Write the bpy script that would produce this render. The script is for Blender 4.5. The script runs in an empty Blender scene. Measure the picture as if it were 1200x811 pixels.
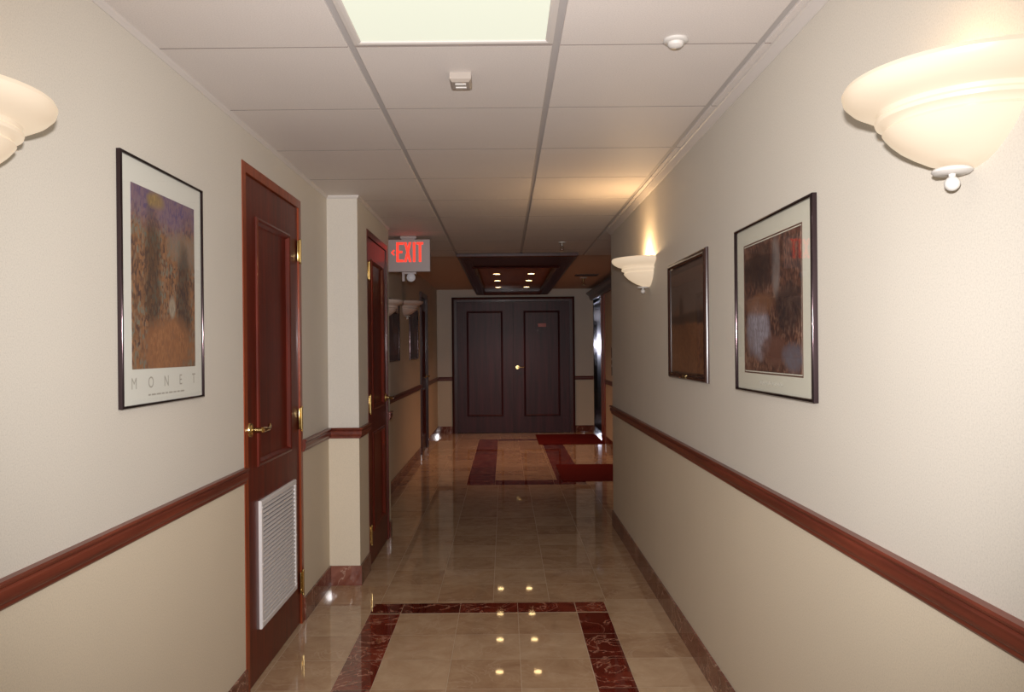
import bpy, bmesh, math, random
from mathutils import Vector, Matrix
random.seed(7)
PI = math.pi
scn = bpy.context.scene
COL = scn.collection
ORG = {}

EYE = 1.37
F = 930.0
ZC = 2.274            # tiled ceiling
ZL = 2.342            # lobby ceiling
XL, XR = -1.032, 0.828
XP = -0.854           # pier face
XFL, XFR = -1.10, 1.44
Y0 = -3.0
YP0, YP1 = 4.63, 5.87
YR = 6.13
YB = 12.94
YT = 7.72             # end of tiled ceiling

# ------------------------------------------------------------------ materials
def lin(c):
    return tuple(((v/255.0)/12.92 if v/255.0 <= .04045 else ((v/255.0+.055)/1.055)**2.4) for v in c) + (1,)

def mat(name):
    m = bpy.data.materials.new(name); m.use_nodes = True
    nt = m.node_tree
    return m, nt, nt.nodes['Principled BSDF']

def N(nt, t, **k):
    n = nt.nodes.new(t)
    for a, b in k.items():
        if a.startswith('i_'):
            n.inputs[a[2:].replace('_', ' ')].default_value = b
        else:
            setattr(n, a, b)
    return n

def ramp(nt, stops, interp='LINEAR'):
    r = nt.nodes.new('ShaderNodeValToRGB'); cr = r.color_ramp; cr.interpolation = interp
    while len(cr.elements) > 1: cr.elements.remove(cr.elements[-1])
    cr.elements[0].position = stops[0][0]; cr.elements[0].color = stops[0][1]
    for p, c in stops[1:]:
        e = cr.elements.new(p); e.color = c
    return r

def flat(name, c, rough=.5, metal=0, spec=.5, bump=0, bscale=300, emit=None, estr=0):
    m, nt, b = mat(name)
    b.inputs['Base Color'].default_value = lin(c)
    b.inputs['Roughness'].default_value = rough
    b.inputs['Metallic'].default_value = metal
    b.inputs['Specular IOR Level'].default_value = spec
    if emit:
        b.inputs['Emission Color'].default_value = lin(emit)
        b.inputs['Emission Strength'].default_value = estr
    tc = N(nt, 'ShaderNodeTexCoord')
    no = N(nt, 'ShaderNodeTexNoise', i_Scale=bscale, i_Detail=3.0)
    nt.links.new(tc.outputs['Object'], no.inputs['Vector'])
    if bump:
        bp = N(nt, 'ShaderNodeBump', i_Strength=bump, i_Distance=.002)
        nt.links.new(no.outputs['Fac'], bp.inputs['Height'])
        nt.links.new(bp.outputs['Normal'], b.inputs['Normal'])
    return m

def wallpaper(name, c):
    m, nt, b = mat(name)
    tc = N(nt, 'ShaderNodeTexCoord')
    n1 = N(nt, 'ShaderNodeTexNoise', i_Scale=260.0, i_Detail=4.0, i_Roughness=.7)
    n2 = N(nt, 'ShaderNodeTexNoise', i_Scale=1.5, i_Detail=2.0)
    nt.links.new(tc.outputs['Object'], n1.inputs['Vector']); nt.links.new(tc.outputs['Object'], n2.inputs['Vector'])
    a = lin(c); d = tuple(v*.86 for v in a[:3]) + (1,); l = tuple(min(1, v*1.08) for v in a[:3]) + (1,)
    r = ramp(nt, [(.3, d), (.5, a), (.7, l)])
    nt.links.new(n1.outputs['Fac'], r.inputs['Fac'])
    mx = N(nt, 'ShaderNodeMix', data_type='RGBA', blend_type='MULTIPLY'); mx.inputs['Factor'].default_value = .25
    r2 = ramp(nt, [(.3, (.8, .8, .8, 1)), (.7, (1, 1, 1, 1))])
    nt.links.new(n2.outputs['Fac'], r2.inputs['Fac'])
    nt.links.new(r.outputs['Color'], mx.inputs['A']); nt.links.new(r2.outputs['Color'], mx.inputs['B'])
    nt.links.new(mx.outputs['Result'], b.inputs['Base Color'])
    b.inputs['Roughness'].default_value = .62; b.inputs['Specular IOR Level'].default_value = .25
    bp = N(nt, 'ShaderNodeBump', i_Strength=.25, i_Distance=.0015)
    nt.links.new(n1.outputs['Fac'], bp.inputs['Height']); nt.links.new(bp.outputs['Normal'], b.inputs['Normal'])
    return m

def wood(name, c1, c2, rough=.28, axis=2, scale=1.0, coat=.12, cr=.1):
    m, nt, b = mat(name)
    tc = N(nt, 'ShaderNodeTexCoord'); mp = N(nt, 'ShaderNodeMapping')
    s = [22*scale]*3; s[axis] = 1.3*scale
    mp.inputs['Scale'].default_value = s
    no = N(nt, 'ShaderNodeTexNoise', i_Scale=1.6, i_Detail=6.0, i_Roughness=.62, i_Distortion=.4)
    nt.links.new(tc.outputs['Object'], mp.inputs['Vector']); nt.links.new(mp.outputs['Vector'], no.inputs['Vector'])
    r = ramp(nt, [(.32, lin(c1)), (.68, lin(c2))])
    nt.links.new(no.outputs['Fac'], r.inputs['Fac']); nt.links.new(r.outputs['Color'], b.inputs['Base Color'])
    b.inputs['Roughness'].default_value = rough
    b.inputs['Specular IOR Level'].default_value = .35
    b.inputs['Coat Weight'].default_value = coat; b.inputs['Coat Roughness'].default_value = cr
    return m

def marble(name, stops, vein, rough=.06, vscale=5.0, vamt=.8, spec=.5):
    m, nt, b = mat(name)
    tc = N(nt, 'ShaderNodeTexCoord'); at = N(nt, 'ShaderNodeAttribute', attribute_name='tile')
    off = N(nt, 'ShaderNodeVectorMath', operation='MULTIPLY_ADD')
    off.inputs[1].default_value = (9, 9, 9)
    nt.links.new(at.outputs['Color'], off.inputs[0]); nt.links.new(tc.outputs['Object'], off.inputs[2])
    n1 = N(nt, 'ShaderNodeTexNoise', i_Scale=7.0, i_Detail=8.0, i_Roughness=.65, i_Distortion=.6)
    nt.links.new(off.outputs[0], n1.inputs['Vector'])
    add = N(nt, 'ShaderNodeMath', operation='MULTIPLY_ADD'); add.inputs[1].default_value = .26; 
    sep = N(nt, 'ShaderNodeSeparateColor'); nt.links.new(at.outputs['Color'], sep.inputs['Color'])
    nt.links.new(sep.outputs['Red'], add.inputs[0]); 
    sub = N(nt, 'ShaderNodeMath', operation='SUBTRACT'); sub.inputs[1].default_value = .13
    nt.links.new(n1.outputs['Fac'], sub.inputs[0]); nt.links.new(sub.outputs[0], add.inputs[2])
    r = ramp(nt, [(p, lin(c)) for p, c in stops])
    nt.links.new(add.outputs[0], r.inputs['Fac'])
    n2 = N(nt, 'ShaderNodeTexNoise', i_Scale=vscale, i_Detail=5.0, i_Roughness=.55, i_Distortion=1.2)
    nt.links.new(off.outputs[0], n2.inputs['Vector'])
    k = vamt
    rv = ramp(nt, [(.485, (0, 0, 0, 1)), (.5, (k, k, k, 1)), (.515, (0, 0, 0, 1))])
    nt.links.new(n2.outputs['Fac'], rv.inputs['Fac'])
    mx = N(nt, 'ShaderNodeMix', data_type='RGBA')
    nt.links.new(rv.outputs['Color'], mx.inputs['Factor']); nt.links.new(r.outputs['Color'], mx.inputs['A'])
    mx.inputs['B'].default_value = lin(vein)
    nt.links.new(mx.outputs['Result'], b.inputs['Base Color'])
    b.inputs['Roughness'].default_value = rough
    b.inputs['Specular IOR Level'].default_value = spec
    return m

M = {}
M['wall_up'] = wallpaper('wallcovering_pale_grey_cream', (203, 197, 185))
M['wall_low'] = wallpaper('wallcovering_cream', (208, 196, 174))
M['ceil'] = wallpaper('acoustic_tile', (210, 203, 197))
M['tee'] = flat('grid_tee', (172, 167, 164), .6)
M['dry'] = flat('painted_drywall', (196, 176, 158), .7, bump=.1)
M['whitetrim'] = flat('painted_angle_trim', (196, 190, 184), .5)
M['mah'] = wood('mahogany', (66, 17, 9), (104, 31, 17), .34)
M['mah_rail'] = wood('mahogany_rail', (82, 36, 26), (116, 54, 38), .34, axis=1)
M['mah_rail_x'] = wood('mahogany_rail_cross', (82, 36, 26), (116, 54, 38), .34, axis=0)
M['mah_dark'] = wood('dark_mahogany', (46, 15, 15), (74, 28, 26), .32, scale=.6)
M['mah_gloss'] = wood('polished_dark_mahogany', (46, 13, 20), (76, 28, 36), .5, scale=.6, coat=.15, cr=.3)
M['mah_orange'] = wood('reddish_jamb', (110, 44, 20), (150, 68, 34), .3)
M['panelwood'] = wood('golden_panel_wood', (138, 86, 48), (166, 108, 62), .35, axis=1, scale=.5)
M['beige'] = marble('beige_marble', [(.2, (150, 117, 90)), (.45, (170, 140, 110)), (.75, (188, 162, 132))], (200, 176, 150), .032, 4.0, .3)
M['rosso'] = marble('red_brown_marble', [(.25, (66, 18, 12)), (.5, (96, 34, 24)), (.75, (128, 58, 42))], (186, 140, 118), .032, 4.5, .75)
M['skirt'] = marble('brown_marble_skirting', [(.25, (84, 44, 36)), (.5, (112, 66, 54)), (.75, (146, 98, 82))], (190, 160, 140), .03, 4.5, .6)
M['grout'] = flat('grout', (176, 156, 132), .5)
M['brass'] = flat('brass', (216, 192, 132), .2, 1.0)
M['steel'] = flat('brushed_stainless', (112, 114, 124), .07, 1.0)
M['chrome'] = flat('dark_metal_frame', (66, 54, 56), .1, .9)
M['darkwoodframe'] = flat('dark_wood_frame', (48, 26, 20), .2, 0)
M['plastic'] = flat('white_plastic', (188, 184, 178), .4)
M['greyplastic'] = flat('grey_plastic', (150, 140, 130), .5)
M['slot'] = flat('dark_slot', (60, 40, 32), .6)
M['ventmetal'] = flat('painted_vent_metal', (212, 208, 206), .45)
M['ventgap'] = flat('vent_recess', (96, 90, 92), .7)
M['rug'] = flat('red_carpet', (88, 18, 16), .9, 0, .1, bump=.6, bscale=500)
M['matboard'] = flat('mat_board', (208, 206, 190), .8)
M['paper'] = flat('poster_paper', (214, 214, 204), .7)
M['matline'] = flat('mat_bevel', (92, 60, 44), .5)
M['ink'] = flat('grey_ink', (166, 162, 150), .7)
M['signface'] = flat('sign_housing', (160, 148, 146), .4)
M['exitred'] = flat('exit_red', (240, 40, 20), .5, emit=(255, 52, 30), estr=1.3)
M['lampglass'] = flat('lamp_lens', (200, 200, 205), .1)
M['diffuser'] = flat('troffer_diffuser', (130, 134, 122), .5, emit=(246, 247, 226), estr=.84)
M['downlens'] = flat('downlight_lens', (255, 220, 160), .4, emit=(255, 214, 150), estr=14)
M['shade_off'] = flat('unlit_white_glass', (200, 180, 168), .3)
m, nt, b = mat('lit_white_glass')
b.inputs['Base Color'].default_value = lin((150, 142, 130)); b.inputs['Roughness'].default_value = .3
b.inputs['Emission Color'].default_value = lin((255, 226, 190)); b.inputs['Emission Strength'].default_value = .6
M['shade'] = m
# picture glass
m, nt, b = mat('picture_glass')
out = nt.nodes['Material Output']; nt.nodes.remove(b)
tr = N(nt, 'ShaderNodeBsdfTransparent'); gl = N(nt, 'ShaderNodeBsdfGlossy'); gl.inputs['Roughness'].default_value = .03
geo = N(nt, 'ShaderNodeNewGeometry'); ior = N(nt, 'ShaderNodeMapRange'); ior.inputs['To Min'].default_value = 1.45; ior.inputs['To Max'].default_value = 1/1.45
nt.links.new(geo.outputs['Backfacing'], ior.inputs['Value'])
fr = N(nt, 'ShaderNodeFresnel'); nt.links.new(ior.outputs[0], fr.inputs['IOR']); ms = N(nt, 'ShaderNodeMixShader')
nt.links.new(fr.outputs[0], ms.inputs[0]); nt.links.new(tr.outputs[0], ms.inputs[1]); nt.links.new(gl.outputs[0], ms.inputs[2])
nt.links.new(ms.outputs[0], out.inputs['Surface'])
M['glass'] = m

def art(name, kind):
    """loose painterly stand-in: brush-like patches of the picture's colours; Generated Y = along the wall, Z = up"""
    m, nt, b = mat(name)
    L = nt.links.new
    tc = N(nt, 'ShaderNodeTexCoord'); sp = N(nt, 'ShaderNodeSeparateXYZ'); L(tc.outputs['Generated'], sp.inputs[0])
    nz = N(nt, 'ShaderNodeTexNoise', i_Scale=9.0, i_Detail=4.0); L(tc.outputs['Object'], nz.inputs['Vector'])
    vo = N(nt, 'ShaderNodeTexVoronoi', i_Scale=105.0); 
    mp = N(nt, 'ShaderNodeMapping'); mp.inputs['Scale'].default_value = (1, 1.4, .7)
    L(tc.outputs['Object'], mp.inputs[0]); L(mp.outputs[0], vo.inputs['Vector'])
    big = N(nt, 'ShaderNodeTexNoise', i_Scale=7.0, i_Detail=7.0, i_Roughness=.75, i_Distortion=.5); L(tc.outputs['Object'], big.inputs['Vector'])
    jit = N(nt, 'ShaderNodeMath', operation='MULTIPLY_ADD'); jit.inputs[1].default_value = .5; 
    vs = N(nt, 'ShaderNodeSeparateColor'); L(vo.outputs['Color'], vs.inputs[0])
    L(vs.outputs['Red'], jit.inputs[0]); L(big.outputs['Fac'], jit.inputs[2])
    stops = {
        'garden': [(.35, (46, 38, 44)), (.55, (84, 62, 52)), (.72, (112, 82, 58)), (.85, (132, 92, 62)), (1, (104, 104, 92))],
        'dusk': [(.35, (34, 24, 24)), (.6, (58, 36, 30)), (.85, (90, 58, 44)), (1, (110, 84, 70))],
        'field': [(.35, (58, 36, 24)), (.6, (80, 50, 32)), (.9, (104, 68, 44)), (1, (110, 78, 56))]}[kind]
    br = {'garden': 1.02, 'dusk': 1.2, 'field': 1.3}[kind]
    lin_ = lambda c: tuple(min(1, v*br*br) for v in lin(c)[:3])+(1,)
    r = ramp(nt, [(p, lin_(c)) for p, c in stops]); L(jit.outputs[0], r.inputs['Fac'])
    cur = r.outputs['Color']
    def blob(cy, cz, ry, rz, c, soft=.55, amt=.9, c2=None):
        nonlocal cur
        vals = []
        for ax, cc, rr in (('Y', cy, ry), ('Z', cz, rz)):
            a = N(nt, 'ShaderNodeMath', operation='SUBTRACT'); L(sp.outputs[ax], a.inputs[0]); a.inputs[1].default_value = cc
            d = N(nt, 'ShaderNodeMath', operation='DIVIDE'); L(a.outputs[0], d.inputs[0]); d.inputs[1].default_value = rr
            q = N(nt, 'ShaderNodeMath', operation='POWER'); q.inputs[1].default_value = 2
            ab = N(nt, 'ShaderNodeMath', operation='ABSOLUTE'); L(d.outputs[0], ab.inputs[0]); L(ab.outputs[0], q.inputs[0]); vals.append(q)
        s = N(nt, 'ShaderNodeMath', operation='ADD'); L(vals[0].outputs[0], s.inputs[0]); L(vals[1].outputs[0], s.inputs[1])
        n = N(nt, 'ShaderNodeMath', operation='MULTIPLY_ADD'); n.inputs[1].default_value = 2.6
        L(nz.outputs['Fac'], n.inputs[0]); L(s.outputs[0], n.inputs[2])
        k = N(nt, 'ShaderNodeMapRange'); L(n.outputs[0], k.inputs['Value'])
        k.inputs['From Min'].default_value = 2.3 - soft; k.inputs['From Max'].default_value = 2.3 + soft
        k.inputs['To Min'].default_value = amt; k.inputs['To Max'].default_value = 0
        colr = ramp(nt, [(.35, lin_(c)), (.9, lin_(c2 or tuple(int(v*.75) for v in c)))]); L(jit.outputs[0], colr.inputs['Fac'])
        x = N(nt, 'ShaderNodeMix', data_type='RGBA'); L(k.outputs[0], x.inputs['Factor']); L(cur, x.inputs['A']); L(colr.outputs[0], x.inputs['B'])
        cur = x.outputs['Result']
    if kind == 'garden':
        blob(.5, 1.0, .9, .2, (74, 62, 104), c2=(112, 92, 104), amt=.85)
        blob(.85, .72, .3, .1, (150, 132, 116), amt=.6)
        blob(.3, .55, .12, .4, (58, 48, 40), amt=.6); blob(.8, .4, .12, .35, (52, 44, 42), amt=.6)
        blob(.55, .12, .4, .16, (152, 108, 72), c2=(120, 80, 54), amt=.85)
        blob(.6, .36, .05, .06, (170, 160, 140), amt=.7)
        blob(.35, .95, .12, .05, (168, 140, 70), amt=.7)
    elif kind == 'dusk':      # Y grows away from the viewer: right side of the picture is small Y
        blob(.75, .3, .22, .2, (146, 142, 152), c2=(104, 98, 104), amt=.9)
        blob(.4, .78, .07, .2, (140, 132, 128), amt=.6)
        blob(.7, .52, .25, .08, (124, 84, 58), amt=.7)
        blob(.45, .16, .2, .1, (100, 66, 54), amt=.8)
        blob(.7, .8, .3, .16, (30, 20, 22), amt=.8); blob(.2, .45, .2, .18, (34, 26, 28), amt=.7)
        blob(.12, .12, .16, .1, (104, 102, 112), amt=.7)
    else:
        blob(.5, .82, .9, .3, (92, 80, 72), c2=(76, 66, 62), amt=.9)
        blob(.35, .5, .9, .05, (44, 34, 30), amt=.8); blob(.66, .6, .06, .14, (46, 34, 30), amt=.8)
    L(cur, b.inputs['Base Color']); b.inputs['Roughness'].default_value = .6
    return m
M['art_garden'] = art('print_garden_colours', 'garden')
M['art_dusk'] = art('print_dark_scene_colours', 'dusk')
M['art_field'] = art('print_brown_field_colours', 'field')

# ------------------------------------------------------------------ geometry helpers
I4 = Matrix.Identity(4)
def axes(origin, a, d):
    """local (a, d, z) -> world"""
    a = Vector(a); d = Vector(d); z = Vector((0, 0, 1)); o = Vector(origin)
    m = Matrix.Identity(4)
    for i in range(3):
        m[i][0] = a[i]; m[i][1] = d[i]; m[i][2] = z[i]; m[i][3] = o[i]
    return m
LEFT = lambda x: axes((x, 0, 0), (0, 1, 0), (1, 0, 0))
RIGHT = lambda x: axes((x, 0, 0), (0, 1, 0), (-1, 0, 0))
BACK = lambda y: axes((0, y, 0), (1, 0, 0), (0, -1, 0))
CEILM = lambda z: Matrix(((1, 0, 0, 0), (0, 0, 1, 0), (0, -1, 0, z), (0, 0, 0, 1)))   # a->x, d->down, z->y

class G:
    def __init__(s, mtx=I4): s.bm = bmesh.new(); s.m = mtx; s.mi = 0
    def v(s, a, d, z): return s.bm.verts.new(s.m @ Vector((a, d, z)))
    def f(s, vs, mi=None):
        try: f = s.bm.faces.new(vs)
        except ValueError: return None
        f.material_index = s.mi if mi is None else mi
        return f
    def box(s, a0, a1, d0, d1, z0, z1, bev=0, mi=None):
        vs = [s.v(a, d, z) for a in (a0, a1) for d in (d0, d1) for z in (z0, z1)]
        fs = [s.f([vs[i] for i in q], mi) for q in ((0, 1, 3, 2), (4, 6, 7, 5), (0, 4, 5, 1), (2, 3, 7, 6), (0, 2, 6, 4), (1, 5, 7, 3))]
        if bev:
            es = list({e for f in fs for e in f.edges})
            bmesh.ops.bevel(s.bm, geom=es, offset=bev, segments=2, profile=.5, affect='EDGES', clamp_overlap=True)
        return s
    def ring(s, a0, a1, z0, z1, prof, closed=False, cap=True, mi=None):
        """rectangular mitred moulding: prof = [(inset, d), ...]"""
        loops = []
        for ins, d in prof:
            loops.append([s.v(a0+ins, d, z0+ins), s.v(a1-ins, d, z0+ins), s.v(a1-ins, d, z1-ins), s.v(a0+ins, d, z1-ins)])
        n = len(loops); rng = range(n) if closed else range(n-1)
        for i in rng:
            A, B_ = loops[i], loops[(i+1) % n]
            for j in range(4): s.f([A[j], A[(j+1) % 4], B_[(j+1) % 4], B_[j]], mi)
        return s
    def prism(s, pts, d0, d1, mi=None):
        A = [s.v(a, d0, z) for a, z in pts]; B_ = [s.v(a, d1, z) for a, z in pts]
        s.f(A, mi); s.f(B_, mi)
        for i in range(len(pts)): s.f([A[i], A[(i+1) % len(pts)], B_[(i+1) % len(pts)], B_[i]], mi)
        return s
    def cyl(s, p0, p1, r0, r1=None, n=16, mi=None):
        r1 = r0 if r1 is None else r1
        p0 = Vector(p0); p1 = Vector(p1); ax = (p1-p0).normalized()
        t = Vector((0, 0, 1)) if abs(ax.z) < .9 else Vector((1, 0, 0))
        u = ax.cross(t).normalized(); w = ax.cross(u)
        A = []; B_ = []
        for i in range(n):
            q = 2*PI*i/n; o = u*math.cos(q)+w*math.sin(q)
            a = p0+o*r0; b_ = p1+o*r1
            A.append(s.v(*a)); B_.append(s.v(*b_))
        s.f(A, mi); s.f(B_, mi)
        for i in range(n): s.f([A[i], A[(i+1) % n], B_[(i+1) % n], B_[i]], mi)
        return s
    def tube(s, pts, r, n=10):
        rings = []
        for k, p in enumerate(pts):
            p = Vector(p); a = Vector(pts[max(k-1, 0)]); b_ = Vector(pts[min(k+1, len(pts)-1)])
            ax = (b_-a).normalized(); t = Vector((0, 0, 1)) if abs(ax.z) < .9 else Vector((1, 0, 0))
            u = ax.cross(t).normalized(); w = ax.cross(u)
            rr = r[k] if isinstance(r, (list, tuple)) else r
            rings.append([s.v(*(p+(u*math.cos(2*PI*i/n)+w*math.sin(2*PI*i/n))*rr)) for i in range(n)])
        for A, B_ in zip(rings, rings[1:]):
            for i in range(n): s.f([A[i], A[(i+1) % n], B_[(i+1) % n], B_[i]])
        s.f(rings[0]); s.f(rings[-1])
        return s
    def lathe(s, prof, c, n=32, a0=0, a1=2*PI, mi=None, vert=True):
        """prof [(r, h)] about the local z through c=(a,d,z)"""
        full = abs(a1-a0-2*PI) < 1e-6
        cols = []
        for i in range(n if full else n+1):
            q = a0+(a1-a0)*i/n
            cols.append([s.v(c[0]+r*math.cos(q), c[1]+r*math.sin(q), c[2]+h) for r, h in prof])
        m_ = len(cols)
        for i in range(m_ if full else m_-1):
            A, B_ = cols[i], cols[(i+1) % m_]
            for j in range(len(prof)-1): s.f([A[j], B_[j], B_[j+1], A[j+1]], mi)
        return s

def empty(name, loc, label=None, cat=None, group=None, kind=None):
    o = bpy.data.objects.new(name, None); o.empty_display_size = .1
    COL.objects.link(o); o.location = loc; ORG[o.name] = Vector(loc)
    tag(o, label, cat, group, kind); return o

def tag(o, label=None, cat=None, group=None, kind=None):
    if label: o['label'] = label
    if cat: o['category'] = cat
    if group: o['group'] = group
    if kind: o['kind'] = kind
    return o

def build(g, name, mats, parent=None, smooth=False, merge=True, fixn=True, label=None, cat=None, group=None, kind=None):
    bm = g.bm
    if merge: bmesh.ops.remove_doubles(bm, verts=bm.verts, dist=1e-6)
    if fixn: bmesh.ops.recalc_face_normals(bm, faces=bm.faces)
    if parent is None:
        xs = [v.co.x for v in bm.verts]; ys = [v.co.y for v in bm.verts]; zs = [v.co.z for v in bm.verts]
        o_ = Vector(((min(xs)+max(xs))/2, (min(ys)+max(ys))/2, min(zs)))
    else:
        o_ = ORG[parent.name]
    bmesh.ops.translate(bm, verts=bm.verts, vec=-o_)
    me = bpy.data.meshes.new(name); bm.to_mesh(me); bm.free()
    if not isinstance(mats, (list, tuple)): mats = [mats]
    for m_ in mats: me.materials.append(m_)
    if smooth:
        for p in me.polygons: p.use_smooth = True
        try: me.set_sharp_from_angle(angle=math.radians(40))
        except Exception: pass
    o = bpy.data.objects.new(name, me); COL.objects.link(o)
    ORG[o.name] = o_
    if parent is None: o.location = o_
    else: o.parent = parent
    return tag(o, label, cat, group, kind)

def sweep(path, prof, z0=0, side=1, closed=False):
    """profile [(out, z)] swept along world XY path; side=+1 puts 'out' on the left of travel"""
    g = G(); pts = [Vector((x, y)) for x, y in path]; n = len(pts); sec = []
    for i, p in enumerate(pts):
        ns = []
        if i > 0: d = (p-pts[i-1]).normalized(); ns.append(Vector((-d.y, d.x))*side)
        if i < n-1: d = (pts[i+1]-p).normalized(); ns.append(Vector((-d.y, d.x))*side)
        nn = sum(ns, Vector((0, 0)))
        if len(ns) == 2: nn = nn.normalized(); nn /= max(.3, nn.dot(ns[0]))
        sec.append([g.v(p.x+nn.x*o, p.y+nn.y*o, z0+z) for o, z in prof])
    k = len(prof)
    for A, B_ in zip(sec, sec[1:]):
        for j in range(k): g.f([A[j], A[(j+1) % k], B_[(j+1) % k], B_[j]])
    g.f(sec[0]); g.f(sec[-1])
    return g

# ------------------------------------------------------------------ walls
ZTOP = 2.42
SPLIT = .893
def wall(name, mtx, a0, a1, thick, openings, label, z1=ZTOP, extra=None):
    """openings [(a0,a1,ztop)]; front face at d=0, body to d=-thick"""
    g = G(mtx)
    cur = a0
    for o0, o1, zt in openings + [(a1, a1, None)]:
        if o0 > cur:
            g.box(cur, o0, -thick, 0, 0, SPLIT, mi=1); g.box(cur, o0, -thick, 0, SPLIT, z1, mi=0)
        if zt: g.box(o0, o1, -thick, 0, zt, z1, mi=0)
        cur = o1
    if extra: extra(g)
    return build(g, name, [M['wall_up'], M['wall_low']], merge=False, label=label, cat='wall', kind='structure')

wall('wall_left', LEFT(XL), Y0, YP0, .30, [(3.13, 4.03, 2.13)], 'cream wall on the left with the tall poster and the louvred door')
wall('wall_pier', LEFT(XP), YP0, YP1, .478, [(4.94, 5.79, 2.13)], 'projecting cream pier on the left, just before the exit sign')
wall('wall_far_left', LEFT(XFL), YP1, YB, .232, [(10.3, 11.2, 2.13)], 'dim left wall beyond the exit sign with two small pictures')
wall('wall_right', RIGHT(XR), Y0, YR, .80, [], 'long cream wall on the right carrying two framed prints')
wall('wall_far_right', RIGHT(XFR), YR, YB, .188, [(11.72, 12.86, 2.2)], 'lobby wall at far right around the steel elevator door')
wall('wall_back', BACK(YB), XFL-.2, XFR+.2, .2, [(-.84, 1.12, 2.205)], 'far end wall around the dark double doors')
wall('wall_rear', axes((0, Y0, 0), (1, 0, 0), (0, 1, 0)), XL-.2, XR+.2, .2, [], 'end wall of the corridor behind the viewpoint')

# ------------------------------------------------------------------ floor
def floor():
    bm = bmesh.new(); lay = bm.loops.layers.float_color.new('tile')
    gr = .0022
    def tile(x0, x1, y0, y1, mi):
        if x1-x0 < .01 or y1-y0 < .01: return
        vs = [bm.verts.new((x, y, 0)) for x, y in ((x0+gr/2, y0+gr/2), (x1-gr/2, y0+gr/2), (x1-gr/2, y1-gr/2), (x0+gr/2, y1-gr/2))]
        f = bm.faces.new(vs); f.material_index = mi
        c = (random.random(), random.random(), random.random(), 1)
        for l in f.loops: l[lay] = c
    def grid(x0, x1, y0, y1, ox, oy, s, mi):
        i = math.floor((x0-ox)/s+1e-4)
        while ox+i*s < x1-1e-4:
            j = math.floor((y0-oy)/s+1e-4)
            while oy+j*s < y1-1e-4:
                tile(max(x0, ox+i*s), min(x1, ox+(i+1)*s), max(y0, oy+j*s), min(y1, oy+(j+1)*s), mi); j += 1
            i += 1
    T = .305
    # near field: border rectangle outer X -.714..523, Y ..4.285
    bx0, bx1, by1, w = -.714, .523, 4.285, .16
    by0 = -1.5
    grid(XL-.1, bx0, Y0, by1, bx0, 4.115, T, 0)
    grid(bx1, XR+.1, Y0, by1, bx1, 4.115, T, 0)
    grid(bx0, bx1, Y0, by0, bx1, 4.115, T, 0)
    grid(bx0, bx0+w, by0, by1-w, bx0, 4.115, T, 1)
    grid(bx1-w, bx1, by0, by1-w, bx1-w, 4.115, T, 1)
    grid(bx0+w, bx1-w, by1-w, by1, bx0+w, by1-w, T, 1)
    tile(bx0, bx0+w, by1-w, by1, 1); tile(bx1-w, bx1, by1-w, by1, 1)
    grid(bx0+w, bx1-w, by0, by0+w, bx0+w, by0, T, 1); 
    grid(bx0+w, bx1-w, by0+w, by1-w, bx0+w, 4.115, T, 0)
    # middle field
    lx0, lx1, ly0, ly1, lw = -.40, .82, 8.0, 12.05, .29
    X0, X1 = XFL-.1, XFR+.1
    grid(X0, X1, by1, ly0, .535, 4.32, T, 0)
    grid(X0, lx0, ly0, ly1, lx0, ly0, T, 0); grid(lx1, X1, ly0, ly1, lx1, ly0, T, 0); grid(X0, X1, ly1, YB+.1, .535, ly1, T, 0)
    grid(lx0, lx0+lw, ly0+.28, ly1-.2, lx0, ly0, .58, 1); grid(lx1-lw, lx1, ly0+.28, ly1-.2, lx1-lw, ly0, .58, 1)
    grid(lx0, lx1, ly0, ly0+.28, lx0+lw, ly0, .6, 1); grid(lx0, lx1, ly1-.2, ly1, lx0+lw, ly1-.2, .6, 1)
    grid(lx0+lw, lx1-lw, ly0+.28, ly1-.2, lx0+lw, ly0, T, 0)
    # grout bed
    def q(x0, x1, y0, y1, z, mi):
        f = bm.faces.new([bm.verts.new((x, y, z)) for x, y in ((x0, y0), (x1, y0), (x1, y1), (x0, y1))]); f.material_index = mi
    q(X0-.1, X1+.1, Y0-.1, YB+.1, -.0006, 2)
    me = bpy.data.meshes.new('floor'); bm.to_mesh(me); bm.free()
    for k in ('beige', 'rosso', 'grout'): me.materials.append(M[k])
    o = bpy.data.objects.new('floor', me); COL.objects.link(o)
    tag(o, 'polished beige marble tile floor with red-brown border strips', 'floor', kind='structure')
floor()

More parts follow.
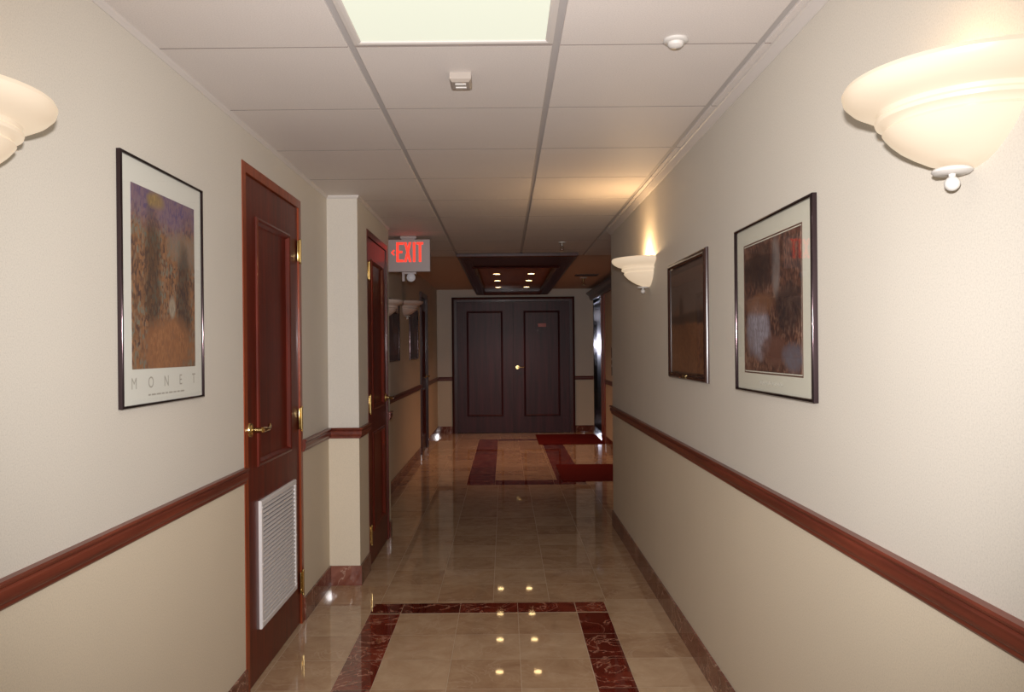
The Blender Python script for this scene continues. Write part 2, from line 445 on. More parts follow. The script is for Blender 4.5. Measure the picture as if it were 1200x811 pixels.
# ------------------------------------------------------------------ ceilings
def ceiling():
    g = G(CEILM(ZC))
    X0, X1, YA, YE = XL-.2, XFR+.1, Y0-.05, YT
    GX, GY, T = .162, 2.365, .61
    dr = .008
    g.box(X0, X1, -.13, -dr, YA, YE, mi=1)
    i = math.floor((X0-GX)/T)
    while GX+i*T < X1:
        j = math.floor((YA-GY)/T)
        while GY+j*T < YE-.01:
            a0, a1 = max(X0, GX+i*T), min(X1, GX+(i+1)*T); b0, b1 = max(YA, GY+j*T), min(YE, GY+(j+1)*T)
            if not (i == -1 and j in (-1, -2)) and a1-a0 > .03 and b1-b0 > .03:
                e = .011; t = .0018
                lo = [(a0+e, b0+t), (a1-e, b0+t), (a1-e, b1-t), (a0+e, b1-t)]
                A = [g.v(x, -dr+.0001, y) for x, y in lo]
                B_ = [g.v(x, -.0015, y) for x, y in lo]
                c = .0015
                C_ = [g.v(x+(c if k in (0, 3) else -c), 0, y+(c if k < 2 else -c)) for k, (x, y) in enumerate(lo)]
                for P, Q in ((A, B_), (B_, C_)):
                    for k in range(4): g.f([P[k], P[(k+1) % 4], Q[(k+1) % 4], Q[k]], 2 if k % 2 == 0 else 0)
                g.f(C_, 0)
            j += 1
        i += 1
    build(g, 'ceiling', [M['ceil'], M['tee'], flat('tile_joint_shade', (112, 102, 96), .9)], label='white suspended tile ceiling over the corridor', cat='ceiling', kind='structure')  # third material: joint shadow painted as dark grey on the tiles' cross edges
    g = G(); g.box(XFL-.15, XFR+.15, YT, YB+.1, ZL, ZL+.1)
    build(g, 'ceiling_lobby', M['dry'], label='plain ceiling of the lobby around the wooden light tray', cat='ceiling', kind='structure')
ceiling()

# ------------------------------------------------------------------ trims
tn = [0]
def trim(path, prof, z0, m_, label, side, name=None):
    tn[0] += 1
    return build(sweep(path, prof, z0, side), name or 'trim_%d' % tn[0], m_, label=label, cat='trim', kind='structure')
RAIL = [(0, 0), (.010, 0), (.013, .004), (.013, .012), (.019, .018), (.022, .026), (.022, .044), (.017, .050), (.026, .056), (.028, .062), (.024, .067), (0, .067)]
RAIL = [(o*.82, z*.92) for o, z in RAIL]
ZR = .858
LR = 'mah_rail'
trim([(XL, Y0), (XL, 3.13)], RAIL, ZR-.008, M[LR], 'wooden chair rail on the left wall in front of the louvred door', -1)
trim([(XL, 4.03), (XL, YP0), (XP, YP0), (XP, 4.94)], RAIL, ZR, M[LR], 'wooden chair rail wrapping the left pier', -1)
trim([(XP, 5.79), (XP, YP1+.0), (XP-.2, YP1)], RAIL, ZR, M[LR], 'short chair rail stub past the second left door', -1)
trim([(XFL, YP1), (XFL, 10.3)], RAIL, ZR, M[LR], 'chair rail on the dim far left wall under the small pictures', -1)
trim([(XFL, 11.2), (XFL, YB), (-.84, YB)], RAIL, ZR, M[LR], 'chair rail in the far left corner beside the double doors', -1)
trim([(1.12, YB), (XFR, YB)], RAIL, ZR, M['mah_rail_x'], 'chair rail on the far wall between double doors and elevator', -1)
trim([(XFR, 11.35), (XFR, YR)], RAIL, ZR, M[LR], 'chair rail on the lobby wall right of the elevator', -1)
trim([(XR, Y0), (XR, YR), (XFR, YR)], RAIL, ZR+.006, M[LR], 'long wooden chair rail on the right wall under the prints', 1)
ANG = [(0, 0), (.003, 0), (.003, .018), (.016, .018), (.018, .026), (0, .026)]
trim([(XL, Y0), (XL, YP0), (XP, YP0), (XP, YP1)], [(0, 0), (.003, 0), (.010, .010), (.012, .018), (0, .018)], ZC-.018, M['whitetrim'], 'white angle moulding along the left edge of the tile ceiling', -1)
trim([(XR, Y0), (XR, YR), (XFR, YR)], [(0, 0), (.004, 0), (.022, .022), (.026, .024), (.026, .032), (0, .032)], ZC-.032, M['whitetrim'], 'white angle moulding along the right edge of the tile ceiling', 1)
# dark timber cornice over the elevator
trim([(XFR, YB), (XFR, YT-.3)], [(0, 0), (.03, 0), (.05, .02), (.06, .07), (.10, .10), (.11, .125), (0, .125)], 2.145, M['mah_dark'], 'dark wooden cornice above the elevator at far right', -1)

def skirting(name, path, label, side):
    """marble skirting, one mesh, in tile lengths with fine joints"""
    H, T_ = .115, .010
    g = G(); pts = [Vector(p) for p in path]
    lay = g.bm.loops.layers.float_color.new('tile')
    for k in range(len(pts)-1):
        p, q = pts[k], pts[k+1]; d = (q-p); L_ = d.length; d.normalize(); n = Vector((-d.y, d.x))*side
        s0 = 0
        ext0 = T_ if k > 0 else 0
        while s0 < L_-.005:
            s1 = min(L_, s0+.305)
            e1 = 0
            A = p+d*(s0+.001); B_ = p+d*(s1-.001)
            if k < len(pts)-2 and s1 >= L_-1e-6:
                # outside corner: extend to cover
                nd = (pts[k+2]-q).normalized(); cr = n.dot(nd)
                if cr < 0: B_ = q+d*T_
            c = (random.random(), random.random(), random.random(), 1)
            quad = [A, B_, B_+n*T_, A+n*T_]
            lo = [g.v(v.x, v.y, 0.0005) for v in quad]; hi = [g.v(v.x, v.y, H) for v in quad]
            fs = [g.f(lo), g.f(hi)]+[g.f([lo[i], lo[(i+1) % 4], hi[(i+1) % 4], hi[i]]) for i in range(4)]
            for f in fs:
                for l in f.loops: l[lay] = c
            s0 = s1
    return build(g, name, M['skirt'], merge=False, label=label, cat='baseboard', kind='structure')
skirting('baseboard_left', [(XL, Y0), (XL, 3.13)], 'brown marble skirting on the left before the louvred door', -1)
skirting('baseboard_pier', [(XL, 4.03), (XL, YP0), (XP, YP0), (XP, 4.94)], 'brown marble skirting around the foot of the pier', -1)
skirting('baseboard_pier_end', [(XP, 5.79), (XP, YP1)], 'short marble skirting past the second left door', -1)
skirting('baseboard_far_left', [(XFL, YP1), (XFL, 10.3)], 'dark marble skirting on the dim far left wall', -1)
skirting('baseboard_corner', [(XFL, 11.2), (XFL, YB), (-.84, YB)], 'marble skirting in the far left corner', -1)
skirting('baseboard_back', [(1.12, YB), (XFR, YB)], 'marble skirting on the far wall right of the double doors', -1)
skirting('baseboard_far_right', [(XFR, 11.35), (XFR, YR+.01)], 'marble skirting on the lobby wall right of the elevator', -1)
skirting('baseboard_right', [(XR, Y0), (XR, YR), (XFR-.01, YR)], 'brown marble skirting along the whole right wall', 1)

# ------------------------------------------------------------------ doors
def hinge(mtx, a, z, parent):
    g = G(mtx)
    g.box(a-.028, a-.003, .0, .004, z-.052, z+.052, .001); g.box(a+.003, a+.028, .0, .004, z-.052, z+.052, .001)
    g.cyl((a, .008, z-.055), (a, .008, z+.055), .0065, n=12)
    for dz in (-.06, .058): g.cyl((a, .008, z+dz-.003), (a, .008, z+dz+.005), .0085, .004, n=12)
    for s_ in (-1, 1):
        for dz in (-.035, 0, .035): g.cyl((a+s_*.016, .0035, z+dz), (a+s_*.016, .0055, z+dz), .0035, n=8)
    build(g, 'hinge', M['brass'], parent, smooth=True)

def lever(mtx, a, z, d, sgn, parent, s=1.0):
    g = G(mtx)
    g.cyl((a, d, z), (a, d+.006, z), .030, .028, n=24); g.cyl((a, d+.006, z), (a, d+.012, z), .022, .015, n=24)
    g.cyl((a, d+.012, z), (a, d+.05, z), .010, .009, n=14)
    pts = [(a, d+.05, z), (a+sgn*.03, d+.054, z+.001), (a+sgn*.07, d+.054, z-.003), (a+sgn*.10, d+.05, z+.003), (a+sgn*.118, d+.046, z+.012)]
    g.tube([Vector(p) for p in pts], [.012, .010, .008, .0085, .006], 12)
    build(g, 'door_handle', M['brass'], parent, smooth=True)

PANEL = [(0, 0), (.004, .006), (.012, .009), (.020, .006), (.026, -.004), (.030, -.010)]
def slab(mtx, a0, a1, z0, z1, d, th, panels, m_, parent, name='door_slab', label=None):
    """door leaf with raised mouldings round sunk panels; front face at d"""
    g = G(mtx); cur = z0
    ps = sorted(panels, key=lambda p: p[2])
    for p0, p1, q0, q1 in ps:
        g.box(a0, a1, d-th, d, cur, q0)
        g.box(a0, p0, d-th, d, q0, q1); g.box(p1, a1, d-th, d, q0, q1)
        g.ring(p0, p1, q0, q1, [(i_, d+o_) for i_, o_ in PANEL])
        g.box(p0+.028, p1-.028, d-th+.008, d-.010, q0+.028, q1-.028)
        g.box(p0, p1, d-th, d-th+.01, q0, q1)
        cur = q1
    g.box(a0, a1, d-th, d, cur, z1)
    return build(g, name, m_, parent, merge=False, label=label)

def jamb(mtx, a0, a1, z1, w, d0, d1, m_, parent, name='door_frame', label=None):
    g = G(mtx)
    g.box(a0, a0+w, d0, d1, 0, z1-w); g.box(a1-w, a1, d0, d1, 0, z1-w); g.box(a0, a1, d0, d1, z1-w, z1)
    g.box(a0+w, a0+w+.012, d0, d0+.04, 0, z1-w); g.box(a1-w-.012, a1-w, d0, d0+.04, 0, z1-w)
    return build(g, name, m_, parent, merge=False, label=label)

# door 1, louvred vent
m1 = LEFT(XL)
d1 = empty('door_1', (XL, 3.58, 0), 'mahogany door on the left with a white louvred vent', 'door', kind='structure')
jamb(m1, 3.132, 4.028, 2.128, .040, -.12, .003, M['mah_orange'], d1)
slab(m1, 3.175, 3.985, .008, 2.084, -.006, .042, [(3.315, 3.835, .885, 1.935)], M['mah'], d1)
g = G(m1); VA0, VA1, VZ0, VZ1 = 3.325, 3.885, .205, .742
g.ring(VA0, VA1, VZ0, VZ1, [(0, -.006), (0, .004), (.004, .007), (.022, .007), (.024, .003), (.024, -.004)])
n = 26
for k in range(n):
    z = VZ0+.026+(VZ1-VZ0-.052)*(k+.5)/n; h = (VZ1-VZ0-.052)/n
    g.prism([(0, 0)], 0, 0) if False else None
    a0, a1 = VA0+.023, VA1-.023
    p = [(-.0042, z+h*.28), (.004, z+h*.20), (.0045, z-h*.22), (-.0042, z-h*.30)]
    A = [g.v(a0, d, zz) for d, zz in p]; B_ = [g.v(a1, d, zz) for d, zz in p]
    for i in range(4): g.f([A[i], A[(i+1) % 4], B_[(i+1) % 4], B_[i]])
g.box(VA0+.02, VA1-.02, -.0058, -.0045, VZ0+.02, VZ1-.02, mi=1)
for a in (VA0+.012, VA1-.012):
    for z in (VZ0+.03, (VZ0+VZ1)/2, VZ1-.03): g.cyl((a, .007, z), (a, .0085, z), .004, n=8)
build(g, 'vent_grille', [M['ventmetal'], M['ventgap']], d1, label='white metal louvred vent grille')
for z in (.21, 1.03, 1.87): hinge(m1, 3.988, z, d1)
lever(m1, 3.225, 1.05, -.006, 1, d1)

# door 2, in the pier
m2 = LEFT(XP)
d2 = empty('door_2', (XP, 5.365, 0), 'mahogany door in the left pier, hinged on its near side', 'door', kind='structure')
jamb(m2, 4.942, 5.788, 2.128, .04, -.12, .003, M['mah'], d2)
slab(m2, 4.985, 5.745, .008, 2.084, -.004, .042, [(5.12, 5.61, .98, 1.96), (5.12, 5.61, .2, .84)], M['mah'], d2)
for z in (.21, 1.03, 1.87): hinge(m2, 4.982, z, d2)
lever(m2, 5.69, 1.03, -.004, -1, d2)

# door 3, far left
m3 = LEFT(XFL)
d3 = empty('door_3', (XFL, 10.75, 0), 'dark door seen edge-on in the far left wall', 'door', kind='structure')
jamb(m3, 10.302, 11.198, 2.128, .06, -.12, .02, M['mah_dark'], d3)
slab(m3, 10.365, 11.135, .008, 2.064, -.01, .042, [(10.5, 11.0, .98, 1.92), (10.5, 11.0, .2, .84)], M['mah_dark'], d3)
lever(m3, 11.07, 1.0, -.01, -1, d3)

# door 4, double doors at the end
m4 = BACK(YB)
d4 = empty('door_4', (.14, YB, 0), 'dark glossy double doors closing the far end', 'door', kind='structure')
g = G(m4); w = .06
g.box(-.838, -.838+w, -.12, .02, 0, 2.203-w); g.box(1.118-w, 1.118, -.12, .02, 0, 2.203-w); g.box(-.838, 1.118, -.12, .02, 2.203-w, 2.203)
g.ring(-.86, 1.14, -.1, 2.215, [(0, 0), (0, .022), (.015, .028), (.03, .022), (.05, .018), (.06, 0)])
# the ring's lower edge lies under the floor line, trim it away
for v in list(g.bm.verts):
    if v.co.z < 0: v.co.z = 0
build(g, 'door_frame', M['mah_dark'], d4, merge=False)
lf = slab(m4, -.778, .1385, .006, 2.141, -.01, .045, [(-.62, -.03, .27, 1.99)], M['mah_gloss'], d4, 'door_leaf')
rt = slab(m4, .1415, 1.058, .006, 2.141, -.01, .045, [(.31, .90, .27, 1.99)], M['mah_gloss'], d4, 'door_leaf')
lever(m4, .205, 1.07, -.01, 1, rt)
g = G(m4); g.box(.545, .68, -.0205, -.014, 1.725, 1.785, .002)
build(g, 'door_plaque', flat('bronze_plaque', (110, 40, 26), .35, .3), rt, label='small reddish plaque')

# door 5, elevator
m5 = RIGHT(XFR)
d5 = empty('door_5', (XFR, 12.29, 0), 'brushed steel elevator door at the far right', 'elevator door', kind='structure')
g = G(m5)
g.box(11.76, 12.29, -.10, -.07, .01, 2.15, .002); g.box(12.295, 12.83, -.085, -.055, .01, 2.15, .002)
build(g, 'door_leaf', M['steel'], d5)
g = G(m5)
g.box(11.722, 11.76, -.13, .004, 0, 2.16); g.box(12.82, 12.858, -.13, .004, 0, 2.16); g.box(11.722, 12.858, -.13, .004, 2.16, 2.198)
build(g, 'door_frame', M['steel'], d5, merge=False)
g = G(m5)
g.box(11.36, 11.722, .0005, .018, .0005, 2.145); g.box(11.40, 11.43, .018, .026, .1, 2.1); g.box(11.64, 11.67, .018, .026, .1, 2.1)
build(g, 'casing', M['mah_orange'], d5, merge=False, label='wooden casing board beside the elevator')

# elevator call panel
g = G(m5); g.box(10.56, 10.66, .0005, .010, 1.0, 1.38, .003); p_ = empty('call_panel', (XFR, 10.61, 1.0), 'slim metal elevator call panel on the lobby wall at far right', 'call panel')
build(g, 'plate', M['steel'], p_)
for z in (1.13, 1.22):
    g = G(m5); g.cyl((10.61, .010, z), (10.61, .016, z), .016, n=20); build(g, 'button', M['plastic'], p_, smooth=True)

# ------------------------------------------------------------------ framed pictures
def text_mesh(txt, size):
    cu = bpy.data.curves.new('t', 'FONT'); cu.body = txt; cu.size = size; cu.align_x = 'CENTER'; cu.extrude = 0
    o = bpy.data.objects.new('t', cu); COL.objects.link(o)
    dg = bpy.context.evaluated_depsgraph_get(); dg.update()
    me = bpy.data.meshes.new_from_object(o.evaluated_get(dg))
    vs = [v.co.copy() for v in me.vertices]; fs = [tuple(p.vertices) for p in me.polygons]
    bpy.data.objects.remove(o); bpy.data.curves.remove(cu); bpy.data.meshes.remove(me)
    return vs, fs

def picture(mtx, a0, a1, z0, z1, fw, fd, fm, border, art_m, matm, label, group=None, line=False, glass=True):
    """frame outside a0..a1 x z0..z1; border = (left/right, bottom, top) of the mount"""
    c = mtx @ Vector(((a0+a1)/2, 0, z0))
    r = empty('framed_picture', c, label, 'picture', group)
    g = G(mtx)
    q_ = fw/2; g.ring(a0, a1, z0, z1, [(0, .0005), (0, fd-q_)]+[(q_-q_*math.cos(t*PI/8), fd-q_+q_*math.sin(t*PI/8)) for t in range(1, 8)]+[(fw, fd-q_), (fw, .004)])
    g.box(a0+.002, a1-.002, .0005, .004, z0+.002, z1-.002)
    build(g, 'frame', fm, r, smooth=True)
    bs, bb, bt = border
    if matm:
        g = G(mtx); A0, A1, Z0, Z1 = a0+fw, a1-fw, z0+fw, z1-fw
        g.box(A0, A1, .0045, .007, Z0, Z1)
        build(g, 'mount', matm, r)
        if line:
            g = G(mtx); e = .008
            g.ring(A0+bs-e, A1-bs+e, 0, 0, []) if False else None
            B0, B1, C0, C1 = A0+bs-e, A1-bs+e, Z0+bb-e, Z1-bt+e
            g.box(B0, B1, .0072, .0082, C0, C0+.004); g.box(B0, B1, .0072, .0082, C1-.004, C1)
            g.box(B0, B0+.004, .0072, .0082, C0+.004, C1-.004); g.box(B1-.004, B1, .0072, .0082, C0+.004, C1-.004)
            build(g, 'mount_line', M['matline'], r, merge=False)
    g = G(mtx); g.box(a0+fw+bs, a1-fw-bs, .0072, .0084, z0+fw+bb, z1-fw-bt)
    build(g, 'print', art_m, r)
    if glass:
        g = G(mtx); g.f([g.v(a, fd-.007, z) for a, z in ((a0+fw*.6, z0+fw*.6), (a1-fw*.6, z0+fw*.6), (a1-fw*.6, z1-fw*.6), (a0+fw*.6, z1-fw*.6))])
        build(g, 'glass_pane', M['glass'], r, fixn=False)
    return r

pl = picture(LEFT(XL), 2.115, 2.69, 1.217, 1.916, .008, .015, M['chrome'], (.058, .098, .068), M['art_garden'], M['paper'],
             'tall poster with wide pale border, in a thin dark frame beside the louvred door')
def text_on(mtx, txt, size, a, z, d, parent, name, m_, spread=None, flip=1, sx=1):
    items = [(txt, a)] if spread is None else [(ch, a+spread*(i-(len(txt)-1)/2)*flip) for i, ch in enumerate(txt)]
    for t_, aa in items:
        vs, fs = text_mesh(t_, size)
        g = G(mtx); V_ = [g.v(aa+flip*v.x*sx, d, z+v.y) for v in vs]
        for f in fs: g.f([V_[i] for i in f])
        build(g, name, m_, parent, merge=False, fixn=False)
text_on(LEFT(XL), 'MONET', .046, 2.402, 1.268, .0076, pl, 'letter', M['ink'], spread=.105)
g = G(LEFT(XL)); x = 2.28
while x < 2.52:          # one fine line of print too small to read
    w_ = random.uniform(.012, .03); g.box(x, x+w_, .0073, .0076, 1.245, 1.2495); x += w_+.006
build(g, 'caption', M['ink'], pl, merge=False)

pr = picture(RIGHT(XR), 2.095, 2.80, 1.219, 1.776, .010, .017, M['chrome'], (.085, .062, .062), M['art_dusk'], M['matboard'],
             'wide-matted print in a dark metal frame, the nearer of the two on the right wall', line=True)
g = G(RIGHT(XR)); pts = []
for k in range(140):     # handwriting-like caption on the mount, too small to read
    t_ = k/139; pts.append(Vector((2.56-.22*t_, .0078, 1.256+.004*math.sin(k*.9)+.003*math.sin(k*.37)*(1 if k % 7 else 2))))
g.tube(pts, .0007, 4); build(g, 'caption', M['ink'], pr)
pb = picture(RIGHT(XR), 3.21, 3.94, 1.222, 1.777, .030, .020, M['darkwoodframe'], (.006, .006, .006), M['art_field'], M['slot'],
             'dark brown print in a dark wooden frame, right wall beside the lit sconce')
g = G(RIGHT(XR)); g.box(3.55, 3.62, .0195, .0212, 1.229, 1.245, .0005); build(g, 'name_plate', M['brass'], pb)
for y0, lab in ((7.36, 'small dark picture on the far left wall, the nearer one just past the pier'), (9.13, 'small dark picture on the far left wall, the one nearer the dark door')):
    picture(LEFT(XFL), y0, y0+.85, 1.255, 1.865, .016, .018, M['chrome'], (.05, .05, .05), M['art_dusk'], M['slot'], lab)

# ------------------------------------------------------------------ sconces
PROF = [(.198, 0), (.208, .0), (.212, -.008), (.209, -.019), (.198, -.030), (.180, -.040), (.164, -.045), (.155, -.049), (.152, -.056), (.157, -.061), (.155, -.067), (.144, -.071), (.139, -.077), (.144, -.083), (.140, -.089),
        (.131, -.100), (.116, -.114), (.096, -.128), (.072, -.142), (.046, -.152), (.018, -.157), (.001, -.158)]
def make_sconce(lit, label, loc):
    """half bowl against a wall at local d=0; opens towards local +x (rotate for the right wall)"""
    r = empty('wall_sconce', (0, 0, 0), label, 'wall light', 'half-bowl wall sconces' )
    g = G(); outer = PROF; inner = [(max(.0005, rr-.005), h+.004 if i > 1 else h-.001) for i, (rr, h) in enumerate(PROF)][2:]
    inner = [(r_, h_) for r_, h_ in inner]
    prof = list(reversed(inner))+[(.2015, -.001)]+outer
    g.lathe(prof, (0, 0, 0), n=40, a0=-PI/2, a1=PI/2)
    o = build(g, 'glass_bowl', M['shade'] if lit else M['shade_off'], r, smooth=True)
    g = G(); g.box(.0008, .012, -.06, .06, -.13, -.03, .002); build(g, 'back_plate', M['plastic'], r)
    g = G(); g.lathe([(.0005, 0), (.030, 0), (.033, -.003), (.033, -.006), (.028, -.010), (.0005, -.010)], (.036, 0, -.157), n=24)
    build(g, 'bottom_plate', M['plastic'], r, smooth=True)
    g = G(); g.lathe([(.006, 0), (.0055, -.004)]+[(max(.0003, .013*math.sin(t*PI/14)), -.0165+.013*math.cos(t*PI/14)) for t in range(2, 15)], (.036, 0, -.167), n=24)
    build(g, 'finial', M['plastic'], r, smooth=True)
    g = G(); g.lathe([(.0005, .03), (.014, .026), (.022, .010), (.022, -.004), (.013, -.026), (.011, -.045), (.0005, -.046)], (.062, 0, -.075), n=18)
    build(g, 'bulb', M['bulb'] if lit else M['plastic'], r, smooth=True)
    g = G(); g.box(.010, .064, -.012, .012, -.135, -.121); g.cyl((.062, 0, -.13), (.062, 0, -.119), .014, n=14); build(g, 'bulb_holder', M['plastic'], r)
    r.location = loc
    return r
M['bulb'] = flat('bulb_glass', (255, 230, 190), .3, emit=(255, 196, 120), estr=8)
def dup(root, loc, rz, label):
    r = root.copy(); COL.objects.link(r); r.location = loc; r.rotation_euler = (0, 0, rz); r['label'] = label
    for ch in list(root.children):
        c = ch.copy(); COL.objects.link(c); c.parent = r
    return r
s1 = make_sconce(True, 'lit white half-bowl sconce at the left edge, on the left wall', (XL, 1.41, EYE+.468))
s2 = dup(s1, (XR, 1.40, EYE+.468), PI, 'large lit white sconce at upper right on the right wall')
s3 = dup(s1, (XR, 4.53, EYE+.505), PI, 'smaller lit sconce on the right wall past the two prints')
s4 = make_sconce(False, 'unlit white sconce on the far left wall between two pictures', (XFL, 8.70, EYE+.53))
s5 = dup(s4, (XFL, 7.02, EYE+.44), 0, 'unlit white sconce on the far left wall, mostly behind the pier')

def lamp(name, typ, loc, e, col, size=.05, rot=None, **k):
    l = bpy.data.lights.new(name, typ); l.energy = e; l.color = col
    if typ in ('POINT', 'SPOT'): l.shadow_soft_size = size
    for a, b_ in k.items(): setattr(l, a, b_)
    o = bpy.data.objects.new(name, l); COL.objects.link(o); o.location = loc
    if rot: o.rotation_euler = rot
    return o
WARM = (1, .66, .34)
lamp('sconce_bulb_light', 'POINT', (XL+.062, 1.41, EYE+.468-.015), .9, WARM, .02)
lamp('sconce_bulb_light', 'POINT', (XR-.062, 1.40, EYE+.468-.015), .9, WARM, .02)
lamp('sconce_bulb_light', 'POINT', (XR-.062, 4.53, EYE+.505-.015), 9.0, WARM, .02)

# ------------------------------------------------------------------ ceiling light panel
t = empty('ceiling_light', (-.143, 1.755, ZC), 'bright square-cornered fluorescent panel set in the ceiling tiles', 'ceiling light')
g = G(CEILM(ZC)); g.ring(-.437, .151, 1.156, 2.354, [(0, -.0075), (0, .001), (.012, .002), (.02, .0), (.024, -.004)]); build(g, 'frame', M['whitetrim'], t)
g = G(CEILM(ZC)); g.box(-.415, .129, -.0072, -.003, 1.178, 2.332); build(g, 'diffuser', M['diffuser'], t)

# ceiling devices
t = empty('ceiling_alarm', (-.148, 2.64, ZC), 'small boxy alarm unit with two slots on a ceiling tile', 'alarm')
CM = CEILM(ZC)
g = G(CM)
lo = [(-.172, 2.585), (-.102, 2.585), (-.102, 2.68), (-.172, 2.68)]; hi = [(-.165, 2.595), (-.109, 2.595), (-.109, 2.67), (-.165, 2.67)]
A = [g.v(x, .0003, y) for x, y in lo]; B_ = [g.v(x, .022, y) for x, y in lo]; C_ = [g.v(x, .030, y) for x, y in hi]
g.f(A); g.f(C_)
for P, Q in ((A, B_), (B_, C_)):
    for k in range(4): g.f([P[k], P[(k+1) % 4], Q[(k+1) % 4], Q[k]])
build(g, 'housing', M['greyplastic'], t)
for y in (2.606, 2.640):
    g = G(CM); g.box(-.155, -.119, .0302, .034, y, y+.014, .001); build(g, 'slot', M['plastic'], t, label='pale slot')
t = empty('ceiling_detector', (.51, 2.37, ZC), 'round white ceiling sensor near the right end of a tile', 'detector')
DZ = axes((.51, 2.33, ZC), (1, 0, 0), (0, 1, 0))
g = G(DZ); g.lathe([(.0005, -.0003), (.036, -.0003), (.037, -.006), (.032, -.010), (.0005, -.010)], (0, 0, 0), 28); build(g, 'base', M['plastic'], t, smooth=True)
g = G(DZ); g.lathe([(.024, -.010), (.023, -.018), (.016, -.024), (.0005, -.026)], (0, 0, 0), 24); build(g, 'dome', M['plastic'], t, smooth=True)

def sprinkler(x, y, zc, s, label):
    t = empty('sprinkler', (x, y, zc), label, 'sprinkler'); D = axes((x, y, zc), (1, 0, 0), (0, 1, 0))
    g = G(D); g.lathe([(.0005, -.0003), (.03*s, -.0003), (.028*s, -.006*s), (.012*s, -.010*s), (.0005, -.010*s)], (0, 0, 0), 20); build(g, 'escutcheon', M['plastic'], t, smooth=True)
    g = G(D); g.cyl((0, 0, -.010*s), (0, 0, -.030*s), .008*s, n=10)
    for q in (-1, 1): g.tube([(q*.006*s, 0, -.028*s), (q*.013*s, 0, -.04*s), (q*.004*s, 0, -.055*s)], .002*s, 6)
    g.cyl((0, 0, -.028*s), (0, 0, -.055*s), .0025*s, n=8); g.cyl((0, 0, -.055*s), (0, 0, -.058*s), .016*s, n=16)
    build(g, 'head', M['brass'] if s > 1.1 else M['chromium'], t, smooth=True)
M['chromium'] = flat('chromium', (200, 196, 190), .25, 1.0)
sprinkler(.495, 6.75, ZC, 1.1, 'small pendant sprinkler in the tile ceiling just before the wooden light tray')
sprinkler(1.09, 10.9, ZL, 1.8, 'brass sprinkler on the lobby ceiling near the elevator')
g = G(CEILM(ZL)); t = empty('ceiling_vent', (1.09, 10.5, ZL), 'narrow dark air slot in the lobby ceiling near the elevator', 'vent')
g.ring(.94, 1.24, 10.42, 10.58, [(0, .0005), (0, .012), (.02, .012), (.024, .004)]); build(g, 'frame', M['slot'], t)
g = G(CEILM(ZL))
for k in range(5): g.box(.965, 1.215, .002, .009, 10.448+k*.024, 10.454+k*.024)
build(g, 'slats', M['slot'], t, merge=False)

# ------------------------------------------------------------------ exit sign
SY = 6.30
es = empty('exit_sign', (-.75, SY, ZC), 'white hanging sign with red EXIT letters and a left arrow', 'exit sign')
ms = BACK(SY)
K = .001086
ex = lambda zx: -.586-(648-zx)*K
ez = lambda zy: 2.247-(zy-372)*K
g = G(ms); g.box(ex(340), ex(648), -.045, 0, ez(608), ez(372), .004); build(g, 'housing', M['signface'], es)
g = G(ms); g.box(ex(430), ex(548), -.05, .0, ez(366), ZC-.0005, .002); g.box(ex(440), ex(538), -.04, -.005, ez(374), ez(364)); build(g, 'canopy', M['signface'], es)
def P(pts): g.prism([(ex(a), ez(b_)) for a, b_ in pts], .0003, .0016)
LET = [[[(402, 393), (454, 393), (454, 410), (419, 410), (419, 456), (446, 456), (446, 472), (419, 472), (419, 520), (454, 520), (454, 537), (402, 537)]],
       [[(459, 393), (476, 393), (485, 434), (494, 393), (511, 393), (494, 465), (512, 537), (494, 537), (485, 494), (476, 537), (458, 537), (476, 465)]],
       [[(523, 393), (540, 393), (540, 537), (523, 537)]],
       [[(549, 393), (599, 393), (599, 409), (583, 409), (583, 537), (566, 537), (566, 409), (549, 409)]]]
for polys in LET:
    g = G(ms)
    for p in polys: P(p)
    build(g, 'letter', M['exitred'], es, merge=False, label='glowing red letter')
g = G(ms); P([(362, 468), (384, 446), (390, 453), (376, 468), (390, 483), (384, 490)])
build(g, 'arrow', M['exitred'], es, label='glowing red chevron pointing left')
g = G(ms); g.box(ex(440), ex(545), -.04, -.005, ez(625), ez(609), .002); g.box(ex(442), ex(462), -.03, .0, ez(678), ez(622), .002)
build(g, 'lamp_bracket', M['signface'], es)
lc = (ex(505), .010, ez(648))
g = G(ms); g.cyl((lc[0], -.035, lc[2]), (lc[0]+.004, .012, lc[2]-.003), .022, .034, n=20)
lh = build(g, 'emergency_lamp', flat('lamp_housing', (96, 90, 92), .35), es, smooth=True)
g = G(ms); g.cyl((lc[0]+.004, .012, lc[2]-.003), (lc[0]+.0045, .018, lc[2]-.003), .030, .022, n=20); build(g, 'lens', M['lampglass'], lh, smooth=True)

# ------------------------------------------------------------------ wooden light tray
CT = CEILM(0)
def down(z): return -z
x0, x1, y0, y1 = -.435, .69, 7.5, 12.72
tray = empty('light_tray', ((x0+x1)/2, (y0+y1)/2, ZL), 'dark wooden ceiling tray holding rows of small warm downlights', 'ceiling light')
ZB = EYE+.872; ZPN = EYE+.955
def rbox(g, a, b_, c, d_, z0, z1, bev=.006): g.box(a, b_, -z1, -z0, c, d_, bev)
g = G(CT)
w = .12
rbox(g, x0, x1, y0, y0+.30, ZB, ZC-.001); rbox(g, x0+.05, x1-.05, y0+.30, y0+.98, ZB+.006, ZC+.0)
rbox(g, x0, x0+w, y0+.30, y1, ZB, ZL-.001); rbox(g, x1-w, x1, y0+.30, y1, ZB, ZL-.001)
rbox(g, x0+w, x1-w, y1-w, y1, ZB, ZL-.001)
build(g, 'frame', M['mah_dark'], tray, merge=False)
g = G(CT)
g.ring(x0+w-.03, x1-w+.03, y0+.95, y1-w+.03, [(0, -ZB), (.01, -ZB+.012), (.03, -ZB+.008), (.04, -ZB-.02), (.045, -ZB-.04)])
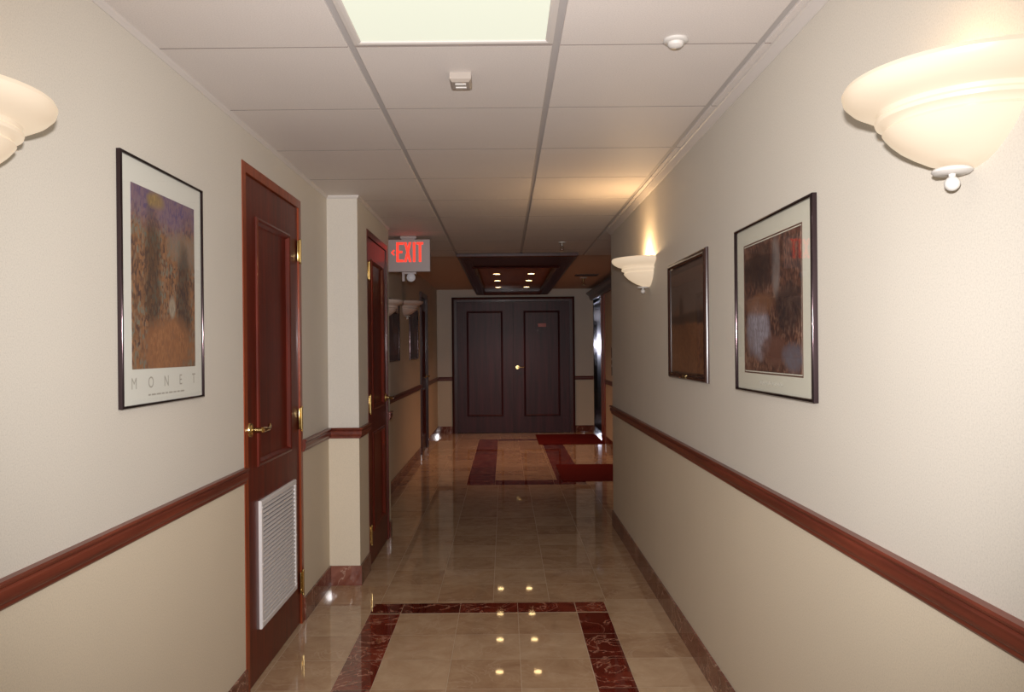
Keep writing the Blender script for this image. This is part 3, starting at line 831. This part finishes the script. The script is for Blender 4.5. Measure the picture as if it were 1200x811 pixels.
g.ring(x0-.012, x1+.012, y0-.012, y1+.012, [(0, -ZB-.028), (0, -ZB-.004), (.02, -ZB+.004), (.04, -ZB+.004), (.05, -ZB)])
build(g, 'moulding', M['mah_dark'], tray, merge=False)
g = G(CT); g.box(x0+w-.01, x1-w+.01, -ZPN-.01, -ZPN, y0+.9, y1-w+.01); build(g, 'panel', M['panelwood'], tray, label='golden wood panel')
for yy in (9.07, 10.08, 11.07, 12.22):
    for xx in (-.095, .345):
        D = axes((xx, yy, ZPN), (1, 0, 0), (0, 1, 0))
        g = G(D); g.lathe([(.045, -.0005), (.062, -.0005), (.062, -.004), (.050, -.006), (.045, -.002)], (0, 0, 0), 24)
        dl = build(g, 'downlight', M['brass'], tray, smooth=True)
        g = G(D); g.cyl((0, 0, -.0008), (0, 0, -.003), .046, n=24); build(g, 'lens', M['downlens'], dl)
        lamp('downlight_lamp', 'SPOT', (xx, yy, ZPN-.012), 26, (1, .53, .33), .03, (0, 0, 0), spot_size=math.radians(104), spot_blend=.9)

# ------------------------------------------------------------------ rugs
for (a, b_, c, d_), lab in (((.585, 1.42, 8.17, 9.32), 'plain red carpet mat on the lobby floor, the nearer one'), ((.475, 1.42, 11.32, 12.6), 'plain red carpet mat before the double doors, the farther one')):
    g = G(); g.box(a, b_, c, d_, .0006, .009, .003); t = build(g, 'rug', M['rug'], label=lab, cat='rug')

# ------------------------------------------------------------------ camera and flash
cam = bpy.data.cameras.new('camera'); co = bpy.data.objects.new('camera', cam); COL.objects.link(co)
cam.sensor_width = 36; cam.lens = F*36/1200; cam.shift_x = 8.5/1200; cam.shift_y = 3.5/1200; cam.clip_start = .02
co.matrix_world = Matrix.Translation((0, 0, EYE)) @ Matrix.Rotation(PI/2, 4, 'X') @ Matrix.Rotation(-.0093, 4, 'Z')
scn.camera = co
lamp('camera_flash', 'SPOT', (0, 0.03, EYE+.115), 520, (1, .955, .955), .02, (PI/2, 0, 0), spot_size=math.radians(95), spot_blend=1.0)

w = bpy.data.worlds.new('world'); scn.world = w; w.use_nodes = True
w.node_tree.nodes['Background'].inputs[0].default_value = (.5, .4, .35, 1); w.node_tree.nodes['Background'].inputs[1].default_value = .02
scn.view_settings.view_transform = 'Standard'; scn.view_settings.look = 'None'; scn.view_settings.gamma = 1
scn.view_settings.use_curve_mapping = False; scn.view_settings.exposure = -.14
